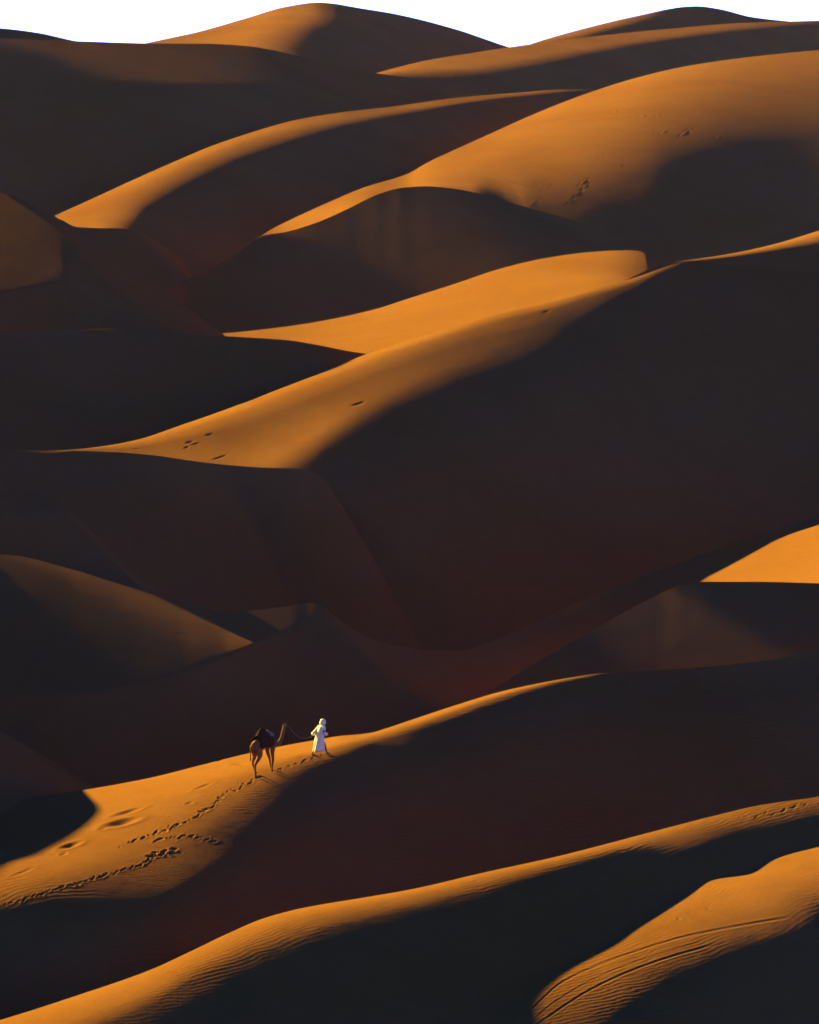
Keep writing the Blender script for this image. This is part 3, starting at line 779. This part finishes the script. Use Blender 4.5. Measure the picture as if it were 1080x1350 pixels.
SKIN = plain_material('weathered_skin', (0.10, 0.052, 0.03), 0.6, 0.25)
CLOTH = plain_material('white_cotton', (0.78, 0.68, 0.135), 0.85, 0.08, 5.0)
LEATHER = plain_material('dark_leather', (0.02, 0.014, 0.01), 0.6, 0.3)
HAIRC = plain_material('camel_hair', (0.19, 0.088, 0.009), 0.9, 0.35, 3.0)
BLANKET = plain_material('dark_wool', (0.045, 0.02, 0.003), 0.95, 0.3, 6.0)
PAD = plain_material('pale_wool', (0.22, 0.14, 0.035), 0.95, 0.25, 9.0)
ROPE = plain_material('rope_fibre', (0.16, 0.09, 0.03), 0.9, 0.3, 30.0)

# ---- the person: walking up the crest, leaning into the slope, one arm back with the rope
fr, ff = on_dune('B', 414.0, 997.0), on_dune('B', 428.5, 994.0)       # rear and front foot on the sand
hd = Vector((ff.x - fr.x, ff.y - fr.y, 0)); 
HEADING = Vector((0.74, 0.67, 0)).normalized()
ang_p = math.atan2(HEADING.y, HEADING.x)
PS = 1.07
base = (fr + ff) * 0.5
Mp = Matrix.Translation(base) @ Matrix.Rotation(ang_p, 4, 'Z') @ Matrix.Scale(PS, 4)
Mi = Mp.inverted()
lf = Mi @ fr; lr = Mi @ ff
xr = max(-0.42, min(-0.24, lf.x)); xf = min(0.42, max(0.24, lr.x))
def ground_local(x, y):
    w = Mp @ Vector((x, y, 0))
    # follow the slope between the two foot points
    k = (x - lf.x) / (lr.x - lf.x) if abs(lr.x - lf.x) > 1e-3 else 0.5
    return lf.z + (lr.z - lf.z) * k
zr, zf = ground_local(xr, .1), ground_local(xf, -.1)
def hand(w, d, up, side):
    """palm with four bent fingers and a thumb; w wrist, d pointing direction"""
    w, d, up = Vector(w[:3]), Vector(d).normalized(), Vector(up).normalized()
    s_ = d.cross(up).normalized() * side
    palm = w + d * 0.07
    ch = [[(*w, 0.024), (*(w + d * 0.035), (0.03, 0.02)), (*palm, (0.038, 0.02))]]
    for k, ln in enumerate((0.07, 0.08, 0.075, 0.058)):
        o = s_ * (0.03 - 0.02 * k)
        a = palm + o + d * 0.012; b_ = a + d * ln * 0.5 - up * 0.012; c_ = b_ + d * ln * 0.22 - up * ln * 0.38
        ch.append([(*palm, (0.038, 0.02)), (*a, 0.011), (*b_, 0.009), (*c_, 0.0075)])
    t0 = w + d * 0.03 + s_ * 0.028; t1 = t0 + d * 0.035 + s_ * 0.02 - up * 0.01; t2 = t1 + d * 0.028 - up * 0.012
    ch.append([(*(w + d * 0.035), (0.03, 0.02)), (*t0, 0.012), (*t1, 0.0105), (*t2, 0.0085)])
    return ch
pel = (0.0, 0, 0.95, (0.15, 0.13)); sp = (0.07, 0, 1.14, (0.14, 0.12)); chst = (0.15, 0, 1.34, (0.17, 0.13)); nk0 = (0.2, 0, 1.47, 0.075); nk = (0.225, 0, 1.53, 0.055)
hd0 = (0.255, 0, 1.60, (0.07, 0.085)); hd1 = (0.265, 0, 1.68, (0.08, 0.098)); hd2 = (0.255, 0, 1.755, (0.06, 0.07))
sL, sR = (0.15, 0.17, 1.41, 0.07), (0.15, -0.17, 1.41, 0.07)
eL, eR = (-0.03, 0.27, 1.19, 0.046), (0.06, -0.27, 1.16, 0.046)
wL, wR = (-0.26, 0.24, 1.04, 0.028), (0.29, -0.24, 1.03, 0.028)
chains = [[pel, sp, chst, nk0, nk, hd0, hd1, hd2],
          [hd1, (0.35, 0, 1.665, 0.02), (0.372, 0, 1.65, 0.014)],                    # nose
          [hd0, (0.335, 0, 1.60, 0.03), (0.345, 0, 1.575, 0.024)],                   # mouth and chin
          [hd1, (0.25, 0.085, 1.68, 0.022), (0.235, 0.098, 1.69, 0.016)], [hd1, (0.25, -0.085, 1.68, 0.022), (0.235, -0.098, 1.69, 0.016)],
          [chst, sL, eL, wL], [chst, sR, eR, wR],
          [pel, (0.0, 0.1, 0.88, 0.1), (-0.04 + xr * 0.25, 0.1, 0.50, 0.062), (xr, 0.1, zr + 0.10, 0.038), (xr + 0.03, 0.1, zr + 0.045, 0.04), (xr + 0.15, 0.105, zr + 0.03, 0.035), (xr + 0.20, 0.11, zr + 0.028, 0.022)],
          [pel, (0.0, -0.1, 0.88, 0.1), (0.10 + xf * 0.4, -0.1, 0.52, 0.062), (xf, -0.1, zf + 0.10, 0.038), (xf + 0.03, -0.1, zf + 0.045, 0.04), (xf + 0.15, -0.105, zf + 0.03, 0.035), (xf + 0.20, -0.11, zf + 0.028, 0.022)]]
chains += hand(wL, (-0.55, -0.05, -0.8), (-0.7, 0, 0.5), 1) + hand(wR, (0.9, 0.1, -0.25), (0.2, 0, 1), -1)
person = bpy.data.objects.new('person', skin_mesh('person', chains, SKIN))
person['label'] = 'person in a white robe and headscarf leading the camel up the sunlit dune crest'
person['category'] = 'person'
person.matrix_world = Mp
link(person)

def ring(cx, cy, z, rx, ry, folds=0.0, nf=9, ph=0.0, n=64, tilt=0.0):
    out = []
    for k in range(n):
        t = 2 * math.pi * k / n
        f = 1 + folds * (math.sin(nf * t + ph) + 0.6 * math.sin(5 * t + 1.3 + ph * 0.6))
        x, y = math.cos(t) * rx * f, math.sin(t) * ry * f
        out.append((cx + x, cy + y, z + tilt * x))
    return out
rb = [ring(0.22, 0, 1.52, .075, .075), ring(0.205, 0, 1.485, .10, .12), ring(0.18, 0, 1.45, .14, .20), ring(0.15, 0, 1.38, .172, .235, .01), ring(0.12, 0, 1.26, .185, .235, .015, ph=.3), ring(0.075, 0, 1.12, .19, .225, .02, ph=.5),
      ring(0.04, 0, 1.0, .20, .225, .025, ph=.7), ring(0.015, 0, 0.86, .225, .235, .03, ph=.9), ring(-0.01, 0, 0.7, .255, .245, .04, ph=1.1), ring(-0.025, 0, 0.52, .285, .255, .05, ph=1.4), ring(-0.035, 0, 0.36, .32, .265, .06, ph=1.7, tilt=.05), ring(-0.045, 0, 0.22, .35, .275, .07, ph=2.0, tilt=.1),
      ring(-0.043, 0, 0.225, .335, .262, .07, ph=2.0, tilt=.1)]
def sleeve(a, b_, c_):
    a, b_, c_ = Vector(a[:3]), Vector(b_[:3]), Vector(c_[:3])
    path = [a + (a - b_) * 0.15, a, a.lerp(b_, .5), b_, b_.lerp(c_, .5), b_.lerp(c_, .85), b_.lerp(c_, .84)]
    return tube(path, [.075, .095, .085, .085, .085, .1, .07], 16)
robe = bpy.data.objects.new('robe', mesh_from('robe', [loft(rb), sleeve(sL, eL, wL), sleeve(sR, eR, wR)], CLOTH))
link(robe, person)
# headscarf: wrapped over the crown, open at the face, its tail on the shoulders
hc = Vector((0.25, 0, 1.685))
sv, sf = [], []
NU, NV = 40, 22
for a in range(NV + 1):
    th = math.pi * (0.02 + 0.72 * a / NV)
    for b_ in range(NU):
        t = 2 * math.pi * b_ / NU
        drop = max(0, a / NV - 0.55)
        face = max(0.0, math.cos(t)) ** 2
        r = 0.125 + 0.075 * drop * 2.2 + 0.006 * math.sin(9 * t + a * .4) * (a / NV)
        x = r * math.sin(th) * math.cos(t) * (1.08 - 0.25 * face * drop * 2); y = r * math.sin(th) * math.sin(t) * 1.0
        z = 0.128 * math.cos(th) - 0.16 * drop * (1.0 if math.cos(t) < 0.5 else 0.6)
        sv.append((hc.x + x - 0.012 - 0.05 * drop, hc.y + y, hc.z + z))
for a in range(NV):
    for b_ in range(NU):
        c_ = (b_ + 1) % NU
        t = 2 * math.pi * (b_ + .5) / NU
        tt = (t + math.pi) % (2 * math.pi) - math.pi
        if abs(tt) < 0.75 and 7 <= a <= 15:
            continue
        sf.append((a * NU + b_, a * NU + c_, (a + 1) * NU + c_, (a + 1) * NU + b_))
wrap = [ring(hc.x - 0.012, 0, hc.z + 0.035 + 0.012 * k, .128 + .012 * math.sin(math.pi * k / 4), .126 + .012 * math.sin(math.pi * k / 4), .01, 7, k * .8, 40, -0.18) for k in range(5)]
scarf_me = mesh_from('headscarf', [(sv, sf), loft(wrap)], CLOTH)
scarf = bpy.data.objects.new('headscarf', scarf_me)
sm = scarf.modifiers.new('thick', 'SOLIDIFY'); sm.thickness = 0.008
link(scarf, person)
for x, y, z in ((xr, .1, zr), (xf, -.1, zf)):
    pv = [ring(x + 0.085, y, z + h, .135, .05, 0, 3, 0, 20) for h in (0.0, 0.02)]
    link(bpy.data.objects.new('sandal', mesh_from('sandal', [loft(pv, True, True)], LEATHER)), person)

# ---- the camel: following on the rope, seen from behind its right side
fh1, fh2, ff1, ff2 = on_dune('B', 334, 1027), on_dune('B', 346, 1021), on_dune('B', 356.5, 1017), on_dune('B', 358.5, 1012)
CS = 1.16
hind, fore = (fh1 + fh2) * 0.5, (ff1 + ff2) * 0.5
cbase = (hind + fore) * 0.5
cd = fore - hind
ang_c = R(56)
Mc = Matrix.Translation(cbase) @ Matrix.Rotation(ang_c, 4, 'Z') @ Matrix.Scale(CS, 4)
Ci = Mc.inverted()
slope_c = cd.z / max(0.3, math.hypot(cd.x, cd.y))
foot = {}
for nm, wx, wy in (('hr', -0.92, -0.17), ('hl', -0.46, 0.17), ('fr', 0.36, -0.16), ('fl', 0.74, 0.16)):
    # height of the sand under the foot, from the surface itself
    w = Mc @ Vector((wx, wy, 0))
    u_ = CX + w.x / w.y * FPX
    uS, YS, DS = SURF['B']
    i_ = int((u_ - uS[0]) / STEP)
    zz = CAMZ - np.interp(-w.y, -DS[:, i_], DS[:, i_] * (YS[:, i_] - HOR) / FPX)
    foot[nm] = (wx, wy, (zz - cbase.z) / CS)
print('person feet', lf, lr, 'camel slope', slope_c, foot, 'heading', math.degrees(math.atan2(cd.y, cd.x)))
def leg_front(f, s_):
    x, y, z = f
    b_ = 1 if x < 0.5 else -1
    return [(0.42, s_ * .10, 1.28, .19), (0.42, s_ * .17, 1.12, .14), (0.38 + (x - .42) * .2, s_ * .175, .92, .098), (0.46 + (x - .42) * .55, s_ * .17, .54 + z * .5, .066), (0.44 + (x - .42) * .6, s_ * .17, .47 + z * .5, .055), (x - .02, y, z + .14, .042), (x, y, z + .08, .048), (x + .07, y, z + .045, (.075, .062))]
def leg_hind(f, s_):
    x, y, z = f
    return [(-0.66, s_ * .10, 1.30, .21), (-0.62, s_ * .17, 1.12, .18), (-0.52 + (x + .66) * .2, s_ * .18, .90, .125), (-0.78 + (x + .66) * .55, s_ * .175, .60 + z * .5, .062), (-0.80 + (x + .66) * .6, s_ * .175, .54 + z * .5, .052), (x - .02, y, z + .14, .042), (x, y, z + .08, .048), (x + .07, y, z + .045, (.07, .058))]
p_r, p_m, p_c = (-0.66, 0, 1.42, (.25, .27)), (-0.15, 0, 1.42, (.33, .36)), (0.42, 0, 1.36, (.27, .34))
spine = [(-0.90, 0, 1.38, .16), p_r, p_m, p_c, (0.70, 0, 1.28, (.16, .2)), (0.95, 0, 1.17, (.115, .14)), (1.18, 0, 1.22, (.10, .115)), (1.36, 0, 1.42, (.085, .10)), (1.46, 0, 1.66, (.078, .09)), (1.53, 0, 1.86, (.08, .09)),
         (1.62, 0, 1.95, (.085, .095)), (1.76, 0, 1.93, (.07, .075)), (1.90, 0, 1.87, (.058, .062)), (2.0, 0, 1.83, (.05, .055)), (2.05, 0, 1.80, (.035, .04))]
cch = [p_m[:0] or spine,
       [p_m, (-0.17, 0, 1.74, (.22, .19)), (-0.19, 0, 1.92, (.14, .12)), (-0.20, 0, 2.04, (.06, .06))],
       [p_r] + leg_hind(foot['hr'], -1), [p_r] + leg_hind(foot['hl'], 1), [p_c] + leg_front(foot['fr'], -1), [p_c] + leg_front(foot['fl'], 1),
       [(-0.90, 0, 1.38, .16), (-1.03, 0, 1.36, .05), (-1.08, 0, 1.15, .03), (-1.07, .01, .92, .026), (-1.06, .01, .80, .04), (-1.06, .01, .70, .018)],
       [(1.62, 0, 1.95, (.085, .095)), (1.58, .075, 2.02, .026), (1.55, .10, 2.10, .012)], [(1.62, 0, 1.95, (.085, .095)), (1.58, -.075, 2.02, .026), (1.55, -.10, 2.10, .012)],
       [(2.0, 0, 1.83, (.05, .055)), (1.98, 0, 1.765, .03)]]
# root at the body
cch = [[p_m, p_r, (-0.90, 0, 1.38, .16)], [p_m, p_c] + spine[4:]] + cch[1:]
camel = bpy.data.objects.new('camel', skin_mesh('camel', cch, HAIRC))
camel['label'] = 'brown one-humped camel under a dark blanket, walking behind the person on a rope'
camel['category'] = 'camel'
camel.matrix_world = Mc
link(camel)
def body_arc(x, cz, ry, rz, z0, n=28, lift=0.0):
    out = []
    for k in range(n + 1):
        t = math.pi * (-0.12 + 1.24 * k / n)
        out.append((x, math.cos(t) * ry, cz + math.sin(t) * rz + lift))
    return out
def sheet(rows):
    n = len(rows[0]); v = [p for r in rows for p in r]
    f = [(a * n + b_, a * n + b_ + 1, (a + 1) * n + b_ + 1, (a + 1) * n + b_) for a in range(len(rows) - 1) for b_ in range(n - 1)]
    return v, f
bl = []
for x in np.linspace(-0.62, 0.36, 18):
    hmp = 0.34 * math.exp(-((x + 0.18) / 0.25) ** 2)
    ry = 0.40 - 0.09 * abs((x + .1) / .5) ** 2
    arc = []
    for k in range(33):
        t = math.pi * (-0.16 + 1.32 * k / 32)
        sy, sz = math.cos(t), math.sin(t)
        w_ = max(0, sz) ** 3
        arc.append((x + .01 * math.sin(9 * t), sy * ry * (1 - 0.25 * hmp * w_ / .34), 1.40 + sz * (0.385 if sz > 0 else 0.3) + hmp * w_ + .008 * math.sin(14 * x + 5 * t)))
    bl.append(arc)
blanket = bpy.data.objects.new('saddle_blanket', mesh_from('saddle_blanket', [sheet(bl)], BLANKET))
md = blanket.modifiers.new('thick', 'SOLIDIFY'); md.thickness = 0.03
link(blanket, camel)
pr = []
for x in np.linspace(0.04, 0.30, 8):
    arc = []
    for k in range(19):
        t = math.pi * (0.2 + 0.6 * k / 18)
        arc.append((x, math.cos(t) * 0.36, 1.42 + math.sin(t) * (0.43 + 0.02 * math.sin(6 * t)) + 0.1 * math.exp(-((x + .1) / .2) ** 2) * math.sin(t) ** 4))
    pr.append(arc)
pad = bpy.data.objects.new('saddle_pad', mesh_from('saddle_pad', [sheet(pr)], PAD))
md = pad.modifiers.new('thick', 'SOLIDIFY'); md.thickness = 0.06; md.offset = 1
link(pad, camel)
hl = []
for cx_, cz_, ry_, rz_, tl in ((1.88, 1.88, .072, .078, .3), (1.70, 1.945, .09, .09, .9)):
    path = [(cx_ + math.sin(t) * rz_ * tl * .4, math.cos(t) * ry_, cz_ + math.sin(t) * rz_) for t in np.linspace(0, 2 * math.pi, 25)]
    hl.append(tube(path, [.012] * 25, 6))
for sgn in (-1, 1):
    hl.append(tube([(1.88, sgn * .072, 1.88), (1.79, sgn * .082, 1.915), (1.70, sgn * .09, 1.945)], [.012] * 3, 6))
link(bpy.data.objects.new('halter', mesh_from('halter', hl, LEATHER)), camel)

# ---- the lead rope, from the halter to the hand held back
A_ = Mc @ Vector((1.95, -0.03, 1.80))
B_ = Mp @ Vector((wL[0] - 0.05, wL[1] - 0.01, wL[2] - 0.075))
path = []
for t in np.linspace(0, 1, 40):
    p = A_.lerp(B_, t); p.z -= 4 * t * (1 - t) * 0.38 * (1 - 0.25 * t)
    path.append(tuple(p))
path.append(tuple(B_ + Vector((0.02, -0.02, -0.10))))
me = mesh_from('lead_rope', [tube(path, [.017] * len(path), 8)], ROPE)
rope = bpy.data.objects.new('lead_rope', me)
rope['label'] = 'thin dark lead rope sagging between the camel and the person in white'
rope['category'] = 'rope'
link(rope)
